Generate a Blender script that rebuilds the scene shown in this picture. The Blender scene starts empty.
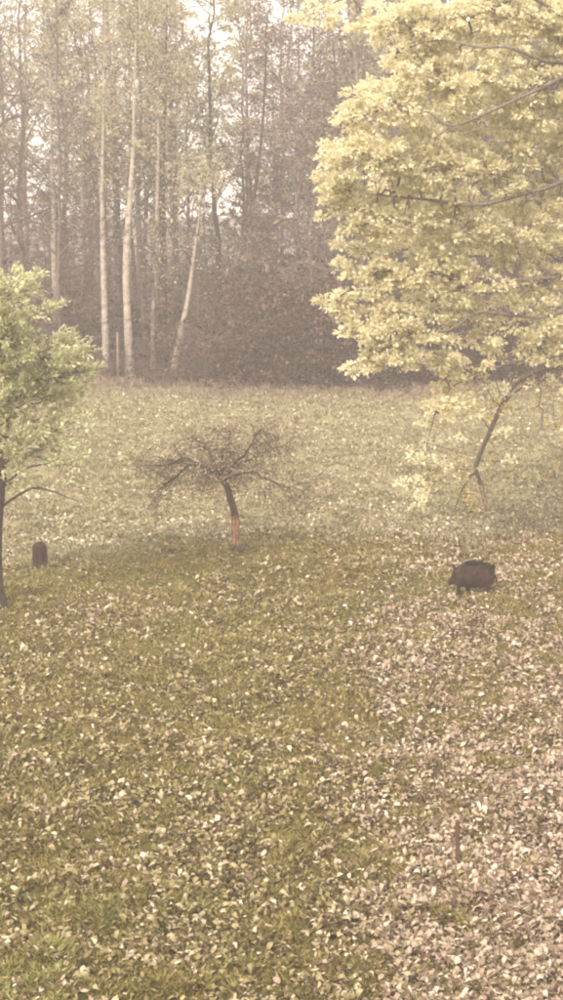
import bpy, bmesh, math, random
import numpy as np
from mathutils import Vector, noise as mnoise

S = bpy.context.scene
C = bpy.context.collection
R = math.radians

# ------------------------------------------------------------------ camera
CAM_H, PITCH, F = 10.3, R(12.7), 1600.0
cd = bpy.data.cameras.new('camera')
cam = bpy.data.objects.new('camera', cd)
C.objects.link(cam)
cam.location = (0, 0, CAM_H)
cam.rotation_euler = (R(90) - PITCH, 0, 0)
cd.sensor_fit = 'VERTICAL'
cd.sensor_height = 24.0
cd.lens = 24.0 * F / 1000.0
cd.clip_end = 3000
S.camera = cam

# ------------------------------------------------------------------ sky, sun, exposure
SUN_EL, SUN_AZ = R(38), R(212)          # azimuth clockwise from +Y (view direction)
w = bpy.data.worlds.new('World')
S.world = w
w.use_nodes = True
nt = w.node_tree
nt.nodes.clear()
sky = nt.nodes.new('ShaderNodeTexSky')
sky.sky_type = 'NISHITA'
sky.sun_disc = False
sky.sun_elevation = SUN_EL
sky.sun_rotation = SUN_AZ
sky.dust_density = 6.0
sky.air_density = 1.0
mixn = nt.nodes.new('ShaderNodeMixRGB')
mixn.inputs[0].default_value = 0.82
mixn.inputs[2].default_value = (11.8, 11.1, 9.9, 1)     # thin bright overcast
nt.links.new(sky.outputs[0], mixn.inputs[1])
bg = nt.nodes.new('ShaderNodeBackground')
bg.inputs[1].default_value = 0.12
nt.links.new(mixn.outputs[0], bg.inputs[0])
wo = nt.nodes.new('ShaderNodeOutputWorld')
nt.links.new(bg.outputs[0], wo.inputs[0])

ld = bpy.data.lights.new('sun', 'SUN')
ld.energy = 2.0
ld.angle = R(12)
ld.color = (1.0, 0.94, 0.83)
sun = bpy.data.objects.new('sun', ld)
C.objects.link(sun)
sd = Vector((math.sin(SUN_AZ) * math.cos(SUN_EL), math.cos(SUN_AZ) * math.cos(SUN_EL), math.sin(SUN_EL)))
sun.rotation_euler = sd.to_track_quat('Z', 'Y').to_euler()
sun.location = (0, -10, 40)

S.view_settings.view_transform = 'Standard'
S.view_settings.look = 'None'
S.view_settings.exposure = 1.0
S.view_settings.gamma = 1.0
S.render.engine = 'CYCLES'
cy = S.cycles
cy.max_bounces = 6
cy.diffuse_bounces = 5
cy.transmission_bounces = 3
cy.volume_bounces = 3
cy.transparent_max_bounces = 8
cy.filter_width = 2.1
cy.use_denoising = True
try:
    cy.denoiser = 'OPENIMAGEDENOISE'
except Exception:
    pass

# ------------------------------------------------------------------ helpers
CAMP = np.array([0, 0, CAM_H])
def ray(px, py):
    vx = (px - 281.5) / F
    vy = (500.0 - py) / F
    return np.array([vx, math.cos(PITCH) + vy * math.sin(PITCH), -math.sin(PITCH) + vy * math.cos(PITCH)])
def gp(px, py, z=0.0):
    d = ray(px, py)
    return CAMP + d * ((z - CAM_H) / d[2])
def at(px, py, Y):
    d = ray(px, py)
    return CAMP + d * (Y / d[1])

def unit(v):
    v = np.asarray(v, float)
    return v / (np.linalg.norm(v) + 1e-9)

class MB:
    """gathers tubes and leaves; build() links them as ONE mesh object"""
    def __init__(self):
        self.v, self.f4, self.f3, self.n = [], [], [], 0
    def tube(self, pts, rad, sides=5, cap=True):
        pts = np.asarray(pts, float)
        rad = np.asarray(rad, float)
        n = len(pts)
        t = np.gradient(pts, axis=0)
        t /= (np.linalg.norm(t, axis=1)[:, None] + 1e-9)
        ref = np.array([0.31, 0.17, 0.93]) if abs(t[:, 2].mean()) < 0.8 else np.array([0.93, 0.31, 0.17])
        a = np.cross(t, ref)
        a /= (np.linalg.norm(a, axis=1)[:, None] + 1e-9)
        b = np.cross(t, a)
        ang = np.arange(sides) * 2 * math.pi / sides
        ring = a[:, None, :] * np.cos(ang)[None, :, None] + b[:, None, :] * np.sin(ang)[None, :, None]
        if rad.ndim == 1:
            rad = rad[:, None]
        vv = pts[:, None, :] + ring * rad[:, :, None]
        self.v.append(vv.reshape(-1, 3))
        i = np.arange(n - 1)[:, None] * sides
        j = np.arange(sides)[None, :]
        j2 = (j + 1) % sides
        q = np.stack([i + j, i + j2, i + sides + j2, i + sides + j], -1).reshape(-1, 4) + self.n
        self.f4.append(q[:, ::-1])
        base = self.n
        self.n += n * sides
        if cap:
            self.v.append(pts[[-1]] + t[[-1]] * rad[-1].mean() * 0.5)
            e = base + (n - 1) * sides
            self.f3.append(np.array([[e + k, self.n, e + (k + 1) % sides] for k in range(sides)])[:, ::-1])
            self.n += 1
    def leaves(self, p, d, nrm, ln, wd, fold=0.25):
        """p,d,nrm (N,3); folded two-triangle leaves"""
        N = len(p)
        if N == 0:
            return
        d = d / (np.linalg.norm(d, axis=1)[:, None] + 1e-9)
        s = np.cross(d, nrm)
        s /= (np.linalg.norm(s, axis=1)[:, None] + 1e-9)
        u = np.cross(s, d)
        ln = ln[:, None]
        wd = wd[:, None]
        base = p
        tip = p + d * ln
        mid = p + d * ln * 0.55 + u * wd * fold
        l = mid + s * wd * 0.5
        r = mid - s * wd * 0.5
        self.v.append(np.stack([base, r, tip, l], 1).reshape(-1, 3))
        k = np.arange(N)[:, None] * 4 + self.n
        self.f3.append(np.concatenate([k + np.array([[0, 1, 2]]), k + np.array([[0, 2, 3]])], 0))
        self.n += 4 * N
    def curled(self, p, d, nrm, ln, wd, curl):
        """six-cornered leaves cupped along and across"""
        N = len(p)
        d = d / (np.linalg.norm(d, axis=1)[:, None] + 1e-9)
        s = np.cross(d, nrm)
        s /= (np.linalg.norm(s, axis=1)[:, None] + 1e-9)
        u = np.cross(s, d)
        ln, wd, curl = ln[:, None], wd[:, None], curl[:, None]
        q = [p, p + d * ln * .32 - s * wd * .46 + u * ln * curl * .8, p + d * ln * .74 - s * wd * .40 + u * ln * curl, p + d * ln + u * ln * curl * .3,
             p + d * ln * .70 + s * wd * .42 + u * ln * curl * .9, p + d * ln * .28 + s * wd * .44 + u * ln * curl * .7]
        self.v.append(np.stack(q, 1).reshape(-1, 3))
        k = np.arange(N)[:, None] * 6 + self.n
        self.f3.append(np.concatenate([k + np.array([t]) for t in ([0, 1, 5], [1, 2, 4], [1, 4, 5], [2, 3, 4])], 0))
        self.n += 6 * N
    def mesh(self, name, mat, smooth=True):
        me = bpy.data.meshes.new(name)
        v = np.concatenate(self.v).astype(np.float32)
        f4 = np.concatenate(self.f4) if self.f4 else np.zeros((0, 4), int)
        f3 = np.concatenate(self.f3) if self.f3 else np.zeros((0, 3), int)
        me.vertices.add(len(v))
        me.vertices.foreach_set('co', v.ravel())
        li = np.concatenate([f4.ravel(), f3.ravel()]).astype(np.int32)
        me.loops.add(len(li))
        me.loops.foreach_set('vertex_index', li)
        st = np.concatenate([np.arange(len(f4)) * 4, len(f4) * 4 + np.arange(len(f3)) * 3]).astype(np.int32)
        me.polygons.add(len(st))
        me.polygons.foreach_set('loop_start', st)
        me.polygons.foreach_set('use_smooth', np.full(len(st), smooth))
        me.materials.append(mat)
        me.update(calc_edges=True)
        return me
    def build(self, name, mat, parent=None, smooth=True):
        o = bpy.data.objects.new(name, self.mesh(name, mat, smooth))
        C.objects.link(o)
        if parent:
            o.parent = parent
        return o

def tag(o, label=None, cat=None, group=None, kind=None):
    if label: o['label'] = label
    if cat: o['category'] = cat
    if group: o['group'] = group
    if kind: o['kind'] = kind
    return o
def thing(name, label, cat, loc=(0, 0, 0), rz=0.0, group=None):
    o = bpy.data.objects.new(name, None)
    C.objects.link(o)
    o.location = tuple(float(c) for c in loc)
    o.rotation_euler = (0, 0, rz)
    o.empty_display_size = 0.3
    return tag(o, label, cat, group)
def copy_thing(root, loc, rz, sc, label, group):
    c = root.copy()
    C.objects.link(c)
    c.location = tuple(float(k) for k in loc)
    c.rotation_euler = (0, 0, rz)
    c.scale = sc if hasattr(sc, '__len__') else (sc, sc, sc)
    tag(c, label, None, group)
    for ch in root.children:
        d = ch.copy()
        C.objects.link(d)
        d.parent = c
    return c

def spline(pts, n):
    """Catmull-Rom through pts"""
    P = [np.asarray(p, float) for p in pts]
    P = [2 * P[0] - P[1]] + P + [2 * P[-1] - P[-2]]
    out = []
    m = len(P) - 3
    for k in range(n):
        u = k / (n - 1) * m
        i = min(int(u), m - 1)
        t = u - i
        a, b, c, d = P[i:i + 4]
        out.append(0.5 * ((2 * b) + (-a + c) * t + (2 * a - 5 * b + 4 * c - d) * t * t + (-a + 3 * b - 3 * c + d) * t ** 3))
    return np.array(out)

# smooth 2D value noise (numpy)
def vnoise(x, y, seed=0):
    def h(i, j):
        n = (i * 374761393 + j * 668265263 + seed * 1442695041) & 0xffffffff
        n = ((n ^ (n >> 13)) * 1274126177) & 0xffffffff
        return ((n ^ (n >> 16)) & 0xffff) / 65535.0
    x = np.asarray(x, float); y = np.asarray(y, float)
    i = np.floor(x).astype(np.int64); j = np.floor(y).astype(np.int64)
    u = x - i; v = y - j
    u = u * u * (3 - 2 * u); v = v * v * (3 - 2 * v)
    return (h(i, j) * (1 - u) + h(i + 1, j) * u) * (1 - v) + (h(i, j + 1) * (1 - u) + h(i + 1, j + 1) * u) * v
def fbm(x, y, seed=0, oct=3):
    s, a, t = 0, 1, 0
    for k in range(oct):
        s = s + a * vnoise(x * 2 ** k, y * 2 ** k, seed + k)
        t += a
        a *= 0.5
    return s / t
def sstep(a, b, x):
    t = np.clip((np.asarray(x, float) - a) / (b - a), 0, 1)
    return t * t * (3 - 2 * t)

# ------------------------------------------------------------------ materials
def new_mat(name):
    m = bpy.data.materials.new(name)
    m.use_nodes = True
    t = m.node_tree
    t.nodes.clear()
    out = t.nodes.new('ShaderNodeOutputMaterial')
    return m, t, out
def ramp(t, stops):
    r = t.nodes.new('ShaderNodeValToRGB')
    e = r.color_ramp.elements
    while len(e) < len(stops):
        e.new(0.5)
    for k, (p, c) in enumerate(stops):
        e[k].position = p
        e[k].color = (*c, 1)
    return r
def leaf_mat(name, stops, trans=0.35, rough=0.6):
    m, t, out = new_mat(name)
    g = t.nodes.new('ShaderNodeNewGeometry')
    r = ramp(t, stops)
    t.links.new(g.outputs['Random Per Island'], r.inputs[0])
    d = t.nodes.new('ShaderNodeBsdfDiffuse')
    tr = t.nodes.new('ShaderNodeBsdfTranslucent')
    mx = t.nodes.new('ShaderNodeMixShader')
    mx.inputs[0].default_value = trans
    t.links.new(r.outputs[0], d.inputs[0])
    t.links.new(r.outputs[0], tr.inputs[0])
    t.links.new(d.outputs[0], mx.inputs[1])
    t.links.new(tr.outputs[0], mx.inputs[2])
    t.links.new(mx.outputs[0], out.inputs[0])
    return m
def bark_mat(name, c1, c2, scale=(6, 6, 1.2), bump=0.5, sc=4.0, objvar=0.0):
    m, t, out = new_mat(name)
    tc = t.nodes.new('ShaderNodeTexCoord')
    mp = t.nodes.new('ShaderNodeMapping')
    mp.inputs['Scale'].default_value = scale
    n = t.nodes.new('ShaderNodeTexNoise')
    n.inputs['Scale'].default_value = sc
    n.inputs['Detail'].default_value = 6
    t.links.new(tc.outputs['Object'], mp.inputs[0])
    t.links.new(mp.outputs[0], n.inputs[0])
    r = ramp(t, [(0.35, c1), (0.65, c2)])
    t.links.new(n.outputs[0], r.inputs[0])
    p = t.nodes.new('ShaderNodeBsdfPrincipled')
    p.inputs['Roughness'].default_value = 0.9
    p.inputs['Specular IOR Level'].default_value = 0.2
    col = r.outputs[0]
    if objvar:
        oi = t.nodes.new('ShaderNodeObjectInfo')
        mr = t.nodes.new('ShaderNodeMapRange')
        mr.inputs['To Min'].default_value = 1 - objvar
        mr.inputs['To Max'].default_value = 1 + objvar
        t.links.new(oi.outputs['Random'], mr.inputs[0])
        mm = t.nodes.new('ShaderNodeVectorMath')
        mm.operation = 'SCALE'
        t.links.new(col, mm.inputs[0])
        t.links.new(mr.outputs[0], mm.inputs['Scale'])
        col = mm.outputs[0]
    t.links.new(col, p.inputs['Base Color'])
    b = t.nodes.new('ShaderNodeBump')
    b.inputs['Strength'].default_value = bump
    b.inputs['Distance'].default_value = 0.03
    t.links.new(n.outputs[0], b.inputs['Height'])
    t.links.new(b.outputs[0], p.inputs['Normal'])
    t.links.new(p.outputs[0], out.inputs[0])
    return m
def birch_mat():
    m, t, out = new_mat('birch_bark')
    tc = t.nodes.new('ShaderNodeTexCoord')
    mp = t.nodes.new('ShaderNodeMapping')
    mp.inputs['Scale'].default_value = (2.0, 2.0, 3.2)
    n = t.nodes.new('ShaderNodeTexNoise')
    n.inputs['Scale'].default_value = 1.6
    n.inputs['Detail'].default_value = 5
    n.inputs['Roughness'].default_value = 0.7
    t.links.new(tc.outputs['Object'], mp.inputs[0])
    t.links.new(mp.outputs[0], n.inputs[0])
    r = ramp(t, [(0.36, (0.10, 0.075, 0.06)), (0.46, (0.30, 0.25, 0.21)), (0.7, (0.48, 0.41, 0.34))])
    t.links.new(n.outputs[0], r.inputs[0])
    p = t.nodes.new('ShaderNodeBsdfPrincipled')
    p.inputs['Roughness'].default_value = 0.8
    t.links.new(r.outputs[0], p.inputs['Base Color'])
    t.links.new(p.outputs[0], out.inputs[0])
    return m

M = {}
M['oak_leaf'] = leaf_mat('oak_leaf', [(0.0, (0.58, 0.51, 0.35)), (0.3, (0.76, 0.69, 0.46)), (0.85, (0.85, 0.80, 0.58)), (1.0, (0.89, 0.86, 0.70))], 0.5)
M['green_leaf'] = leaf_mat('green_leaf', [(0.0, (0.38, 0.34, 0.22)), (0.5, (0.58, 0.565, 0.345)), (1.0, (0.76, 0.775, 0.50))], 0.4)
M['twig_bark'] = bark_mat('twig_bark', (0.06, 0.046, 0.038), (0.14, 0.104, 0.085), bump=.1)
M['fruit_leaf'] = leaf_mat('fruit_leaf', [(0.0, (0.11, 0.068, 0.046)), (0.6, (0.28, 0.195, 0.13)), (1.0, (0.60, 0.50, 0.36))], 0.3)
M['yellow_leaf'] = leaf_mat('yellow_leaf', [(0.0, (0.45, 0.36, 0.10)), (1.0, (0.74, 0.62, 0.24))], 0.4)
M['wood_leaf'] = leaf_mat('wood_leaf', [(0.0, (0.13, 0.088, 0.076)), (0.5, (0.26, 0.195, 0.165)), (1.0, (0.46, 0.38, 0.32))], 0.4)
M['pale_leaf'] = leaf_mat('pale_leaf', [(0.0, (0.36, 0.30, 0.19)), (1.0, (0.62, 0.57, 0.38))], 0.45)
M['litter'] = leaf_mat('litter', [(0.0, (0.045, 0.03, 0.014)), (0.4, (0.17, 0.13, 0.055)), (0.75, (0.32, 0.26, 0.13)), (0.93, (0.44, 0.365, 0.225)), (1.0, (0.60, 0.52, 0.38))], 0.12)
M['grass'] = leaf_mat('grass', [(0.0, (0.12, 0.095, 0.03)), (0.5, (0.28, 0.23, 0.075)), (0.85, (0.38, 0.32, 0.12)), (1.0, (0.46, 0.37, 0.21))], 0.3)
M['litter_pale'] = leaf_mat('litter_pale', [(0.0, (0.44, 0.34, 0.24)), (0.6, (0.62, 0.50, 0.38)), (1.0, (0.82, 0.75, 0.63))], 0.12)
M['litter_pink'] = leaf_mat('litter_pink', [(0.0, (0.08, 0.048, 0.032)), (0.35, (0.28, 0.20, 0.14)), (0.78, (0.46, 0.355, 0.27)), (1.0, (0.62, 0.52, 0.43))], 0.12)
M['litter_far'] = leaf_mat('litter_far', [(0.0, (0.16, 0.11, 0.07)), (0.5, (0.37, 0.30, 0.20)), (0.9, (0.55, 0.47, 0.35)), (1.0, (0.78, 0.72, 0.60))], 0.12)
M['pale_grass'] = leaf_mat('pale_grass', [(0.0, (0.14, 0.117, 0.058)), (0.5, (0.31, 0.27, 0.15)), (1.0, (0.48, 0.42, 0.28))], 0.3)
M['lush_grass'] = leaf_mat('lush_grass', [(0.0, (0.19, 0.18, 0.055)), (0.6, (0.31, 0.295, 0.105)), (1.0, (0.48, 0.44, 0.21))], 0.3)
M['thicket_leaf'] = leaf_mat('thicket_leaf', [(0.0, (0.045, 0.023, 0.02)), (0.6, (0.105, 0.06, 0.05)), (1.0, (0.26, 0.18, 0.15))], 0.3)
M['straw'] = leaf_mat('straw', [(0.0, (0.22, 0.155, 0.11)), (1.0, (0.42, 0.32, 0.25))], 0.3)
M['oak_bark'] = bark_mat('oak_bark', (0.10, 0.075, 0.065), (0.22, 0.175, 0.15))
M['dark_bark'] = bark_mat('dark_bark', (0.04, 0.026, 0.022), (0.10, 0.066, 0.055))
M['wood_bark'] = bark_mat('wood_bark', (0.10, 0.074, 0.066), (0.24, 0.185, 0.165), objvar=0.5)
M['pale_stem'] = bark_mat('pale_stem', (0.11, 0.07, 0.06), (0.25, 0.175, 0.15))
M['birch'] = birch_mat()
M['pink_guard'] = bark_mat('pink_guard', (0.15, 0.085, 0.055), (0.42, 0.235, 0.15), scale=(5, 5, 2.5), bump=0.4)
M['pale_guard'] = bark_mat('pale_guard', (0.16, 0.11, 0.08), (0.40, 0.28, 0.21), scale=(5, 5, 2.5), bump=0.4)
M['post_wood'] = bark_mat('post_wood', (0.16, 0.11, 0.085), (0.30, 0.22, 0.17), scale=(9, 9, 0.8))
M['stake_wood'] = bark_mat('stake_wood', (0.07, 0.042, 0.028), (0.16, 0.10, 0.07), scale=(9, 9, 0.8))
M['stump_wood'] = bark_mat('stump_wood', (0.028, 0.015, 0.012), (0.075, 0.042, 0.034), scale=(5, 5, 1.0), bump=0.8)
M['hide'] = bark_mat('hide', (0.018, 0.009, 0.007), (0.055, 0.028, 0.022), scale=(10, 30, 30), bump=0.35)
M['bristle'] = bark_mat('bristle', (0.012, 0.007, 0.006), (0.035, 0.02, 0.016), bump=0.1)

def ground_mat():
    m, t, out = new_mat('meadow_soil')
    tc = t.nodes.new('ShaderNodeTexCoord')
    n1 = t.nodes.new('ShaderNodeTexNoise')
    n1.inputs['Scale'].default_value = 7.0
    n1.inputs['Detail'].default_value = 8
    n1.inputs['Roughness'].default_value = 0.7
    n2 = t.nodes.new('ShaderNodeTexNoise')
    n2.inputs['Scale'].default_value = 0.35
    n2.inputs['Detail'].default_value = 3
    for n in (n1, n2):
        t.links.new(tc.outputs['Object'], n.inputs[0])
    r1 = ramp(t, [(0.3, (0.045, 0.036, 0.014)), (0.5, (0.11, 0.092, 0.035)), (0.72, (0.24, 0.18, 0.095))])
    r2 = ramp(t, [(0.35, (0.85, 0.95, 0.8)), (0.65, (1.15, 1.0, 0.95))])
    t.links.new(n1.outputs[0], r1.inputs[0])
    t.links.new(n2.outputs[0], r2.inputs[0])
    mu = t.nodes.new('ShaderNodeMixRGB')
    mu.blend_type = 'MULTIPLY'
    mu.inputs[0].default_value = 1
    t.links.new(r1.outputs[0], mu.inputs[1])
    t.links.new(r2.outputs[0], mu.inputs[2])
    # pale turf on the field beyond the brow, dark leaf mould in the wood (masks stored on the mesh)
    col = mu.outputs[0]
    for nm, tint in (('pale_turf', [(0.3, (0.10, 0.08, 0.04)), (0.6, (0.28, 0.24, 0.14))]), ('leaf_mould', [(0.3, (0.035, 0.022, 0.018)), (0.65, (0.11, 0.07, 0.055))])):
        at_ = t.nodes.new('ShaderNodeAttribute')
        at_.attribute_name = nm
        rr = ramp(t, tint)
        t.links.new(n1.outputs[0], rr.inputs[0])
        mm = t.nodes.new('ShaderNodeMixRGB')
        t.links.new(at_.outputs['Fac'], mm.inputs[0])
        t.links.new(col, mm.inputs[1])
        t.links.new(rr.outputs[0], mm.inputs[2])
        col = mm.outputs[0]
    d = t.nodes.new('ShaderNodeBsdfDiffuse')
    t.links.new(col, d.inputs[0])
    b = t.nodes.new('ShaderNodeBump')
    b.inputs['Distance'].default_value = 0.05
    b.inputs['Strength'].default_value = 0.7
    t.links.new(n1.outputs[0], b.inputs['Height'])
    t.links.new(b.outputs[0], d.inputs['Normal'])
    t.links.new(d.outputs[0], out.inputs[0])
    return m
M['soil'] = ground_mat()

# ------------------------------------------------------------------ ground
WOOD_Y = 69.5
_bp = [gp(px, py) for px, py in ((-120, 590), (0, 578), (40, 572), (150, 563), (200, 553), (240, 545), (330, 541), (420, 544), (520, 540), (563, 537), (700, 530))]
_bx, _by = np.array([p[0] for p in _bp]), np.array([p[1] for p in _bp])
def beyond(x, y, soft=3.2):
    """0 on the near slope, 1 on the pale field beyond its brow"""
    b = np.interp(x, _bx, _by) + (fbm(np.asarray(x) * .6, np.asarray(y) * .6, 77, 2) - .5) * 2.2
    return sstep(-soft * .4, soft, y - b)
def terrain(x, y):
    """height of the ground"""
    x = np.asarray(x, float); y = np.asarray(y, float)
    near = sstep(90, 75, y) * sstep(26, 20, np.abs(x))
    z = near * ((fbm(x * 2.6, y * 2.6, 3, 3) - 0.5) * 0.36 + (fbm(x * 0.45, y * 0.45, 9, 2) - 0.5) * 0.35 + (fbm(x * 0.5, y * 1.5, 17, 2) - 0.5) * 0.22)
    # the near slope ends in a low brow
    z = z - near * 0.30 * beyond(x, y, 3.0)
    # low swell that the fruit tree stands on
    z = z + near * 0.22 * np.exp(-(((x + 1.2) / 4.0) ** 2 + ((y - 39.6) / 2.2) ** 2))
    z = z + 9.0 * sstep(17, -1, y) ** 1.0                                    # bank up to the viewpoint
    z = z - 14.0 * sstep(120, 300, y)                                        # land falls away beyond the wood
    return z
def axis(lo, hi, dlo, dhi, step):
    a = list(np.arange(dlo, dhi + 1e-6, step))
    s, v = step, dhi
    while v < hi:
        s *= 1.35; v += s; a.append(min(v, hi))
    s, v = step, dlo
    while v > lo:
        s *= 1.35; v -= s; a.insert(0, max(v, lo))
    return np.array(a)
xs = axis(-480, 480, -16, 16, 0.11)
ys = axis(-60, 520, 17, 72, 0.14)
X, Y = np.meshgrid(xs, ys)
Z = terrain(X, Y)
g = MB()
g.v.append(np.stack([X, Y, Z], -1).reshape(-1, 3))
nx, ny = len(xs), len(ys)
i, j = np.meshgrid(np.arange(nx - 1), np.arange(ny - 1))
a = (j * nx + i).ravel()
g.f4.append(np.stack([a, a + 1, a + nx + 1, a + nx], -1))
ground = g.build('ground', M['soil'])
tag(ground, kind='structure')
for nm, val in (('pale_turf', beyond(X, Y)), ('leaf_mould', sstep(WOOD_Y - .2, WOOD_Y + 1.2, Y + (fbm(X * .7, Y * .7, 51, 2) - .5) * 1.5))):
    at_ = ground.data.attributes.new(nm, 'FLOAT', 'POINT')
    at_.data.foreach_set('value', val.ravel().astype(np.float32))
def on(px, py):
    p = gp(px, py)
    p[2] = float(terrain(p[0], p[1]))
    q = gp(px, py, p[2])
    q[2] = float(terrain(q[0], q[1]))
    return q

rs = np.random.RandomState(7)
def field(n, ylo, yhi):
    """random points over the visible wedge of the meadow (with a margin)"""
    # constant screen-ish density: sample more near the camera
    u = rs.rand(n)
    y = 1.0 / (1 / ylo + u * (1 / yhi - 1 / ylo))
    half = y * 0.20 + 1.6
    x = (rs.rand(n) * 2 - 1) * half
    keep = rs.rand(n) < (half / half.max()) ** 0.15
    return x[keep], y[keep]
def screen_x(x, y):
    return 281.5 + F * x / (y * 1.02)
def litter_density(x, y):
    sx = screen_x(x, y)
    d = 0.66 + 0.62 * sstep(290, 470, sx) * sstep(52, 40, y)                 # thick under the oak
    d = d * (0.16 + 0.95 * sstep(0.38, 0.62, .6 * fbm(x * 0.8, y * 1.5, 21, 3) + .4 * fbm(x * 2.6, y * 2.6, 23, 2)))
    d = d + 0.5 * np.exp(-((sx - 110) / 60) ** 2 - ((y - 34.5) / 1.6) ** 2)   # drift below the stump
    d = d * (1 - 0.8 * np.exp(-((y - np.interp(x, _bx, _by) + 1.6) / 1.9) ** 2) * sstep(470, 400, sx))   # bare band below the brow
    d = d * (1 - 0.55 * sstep(20.9, 19.6, y) * sstep(330, 120, sx))           # greener near strip
    d = d * (1 + 0.35 * beyond(x, y))
    return np.clip(d, 0.03, 1)

lx, ly = field(480000, 17.5, 69)
k = rs.rand(len(lx)) < litter_density(lx, ly)
lx, ly = lx[k], ly[k]
N = len(lx)
lz = terrain(lx, ly) + 0.01 + rs.rand(N) ** 1.5 * 0.09
yaw = rs.rand(N) * 6.283
d = np.stack([np.cos(yaw), np.sin(yaw), (rs.rand(N) - 0.4) * 1.1], -1)
nr = np.stack([rs.randn(N) * 0.6, rs.randn(N) * 0.6, np.ones(N)], -1)
ln = 0.045 + rs.rand(N) ** 1.8 * 0.105
P_ = np.stack([lx, ly, lz], -1)
wd = ln * (0.30 + rs.rand(N) * 0.42)
cu = rs.randn(N) * 0.45
big = rs.rand(N) < 0.022
pink = rs.rand(N) < 0.12 + 0.80 * sstep(290, 450, screen_x(lx, ly)) + 0.6 * np.exp(-((screen_x(lx, ly) - 110) / 60) ** 2 - ((ly - 34.5) / 1.6) ** 2)
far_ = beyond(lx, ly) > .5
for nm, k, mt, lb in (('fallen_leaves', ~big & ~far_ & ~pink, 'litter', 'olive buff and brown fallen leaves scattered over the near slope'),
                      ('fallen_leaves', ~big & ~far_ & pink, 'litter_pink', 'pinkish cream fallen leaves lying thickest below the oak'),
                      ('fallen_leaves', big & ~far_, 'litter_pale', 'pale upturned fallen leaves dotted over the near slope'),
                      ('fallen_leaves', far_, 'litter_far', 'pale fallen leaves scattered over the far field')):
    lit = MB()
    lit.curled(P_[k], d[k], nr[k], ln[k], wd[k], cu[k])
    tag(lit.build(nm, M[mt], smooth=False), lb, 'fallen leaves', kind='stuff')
print('litter', N)

def sow(n, lo, hi, far, mat, label, tk, wk, mask=None):
    gx, gy = field(n, lo, hi)
    bz = beyond(gx, gy)
    k = (rs.rand(len(gx)) < 0.10 + 0.9 * sstep(0.36, 0.6, .5 * fbm(gx * 1.0, gy * 2.0, 5, 3) + .5 * fbm(gx * 2.4, gy * 2.4, 6, 2))) & ((rs.rand(len(gx)) < bz) == far)
    if mask is not None:
        k &= rs.rand(len(gx)) < mask(gx, gy)
    gx, gy = gx[k], gy[k]
    N = len(gx)
    gz = terrain(gx, gy) - 0.01
    yaw = rs.rand(N) * 6.283
    tall = tk * (0.05 + 0.06 * rs.rand(N) + 0.07 * sstep(0.5, 0.7, fbm(gx * 1.6, gy * 1.2, 14, 2)))
    d = np.stack([np.cos(yaw) * 0.9, np.sin(yaw) * 0.9, 0.5 + rs.rand(N) * 0.8], -1)
    nr = np.stack([rs.randn(N), rs.randn(N), rs.rand(N) + 0.3], -1)
    gr = MB()
    gr.leaves(np.stack([gx, gy, gz], -1), d, nr, tall * 1.5, wk * (0.012 + 0.012 * rs.rand(N) + gy * 0.0003), 0.1)
    tag(gr.build('grass', mat, smooth=False), label, 'grass', kind='stuff')
    print('grass', N)
sow(380000, 17.5, 48, False, M['grass'], 'short olive moss and grass between the fallen leaves', 0.72, 1)
sow(420000, 32, 69.5, True, M['pale_grass'], 'pale grass of the far field', 1.0, 1.3)  # grass colour paler beyond the brow than on the near slope
sow(90000, 17.5, 22, False, M['lush_grass'], 'brighter green grass at the near edge of the slope', 0.9, 1, lambda x, y: sstep(20.9, 19.4, y) * sstep(330, 40, screen_x(x, y)) * sstep(.35, .6, fbm(x * 1.3, y, 91, 2)))


# rank pinkish grass along the foot of the wood
N = 26000
sx_ = (rs.rand(N) * 2 - 1) * 17
sy_ = 66.0 + rs.rand(N) ** 0.6 * 5.0
k = fbm(sx_ * 0.5, sy_ * 0.7, 31, 3) > 0.42
sx_, sy_ = sx_[k], sy_[k]
N = len(sx_)
d = np.stack([rs.randn(N) * 0.5, rs.randn(N) * 0.5, np.ones(N)], -1)
nr = np.stack([rs.randn(N), rs.randn(N), rs.rand(N) * 0.3], -1)
st = MB()
st.leaves(np.stack([sx_, sy_, terrain(sx_, sy_) - 0.02], -1), d, nr, 0.10 + 0.34 * (np.arange(N) * 0.618 % 1) ** 2, 0.03 + 0.03 * rs.rand(N), 0.1)
o = st.build('rough_grass', M['straw'], smooth=False)
tag(o, 'dry pinkish rough grass along the foot of the wood', 'grass', kind='stuff')

# ------------------------------------------------------------------ leaf clusters
def cluster(mb, rng, c, rad, n, ln, wd, out=None, flat=0.7, up=0.9, droop=0.0):
    """a tuft of leaves: dome round c"""
    v = rng.randn(n, 3)
    v /= np.linalg.norm(v, axis=1)[:, None]
    v[:, 2] = np.abs(v[:, 2]) * 1.1 - 0.35
    r = rng.rand(n) ** 0.45
    p = c + v * (r * rad)[:, None] * np.array([1, 1, flat])
    dd = v * 0.8 + rng.randn(n, 3) * 0.4
    if out is not None:
        dd = dd + out * 0.9
    dd[:, 2] -= droop
    nr = v * 0.5 + rng.randn(n, 3) * 0.35 + np.array([0, 0, up])
    L = ln * (0.7 + 0.6 * rng.rand(n))
    mb.leaves(p, dd, nr, L, L * wd * (0.8 + 0.4 * rng.rand(n)), 0.22)

def wiggle(rng, a, b, n, amp, sag=0.0):
    a = np.asarray(a, float); b = np.asarray(b, float)
    t = np.linspace(0, 1, n)[:, None]
    L = np.linalg.norm(b - a)
    p = a + (b - a) * t
    off = np.cumsum(rng.randn(n, 3), axis=0) * amp * L / n
    off = off - off[0] - (off[-1] - off[0]) * t
    p = p + off
    p[:, 2] += sag * L * np.sin(t[:, 0] * math.pi)
    return p

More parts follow.
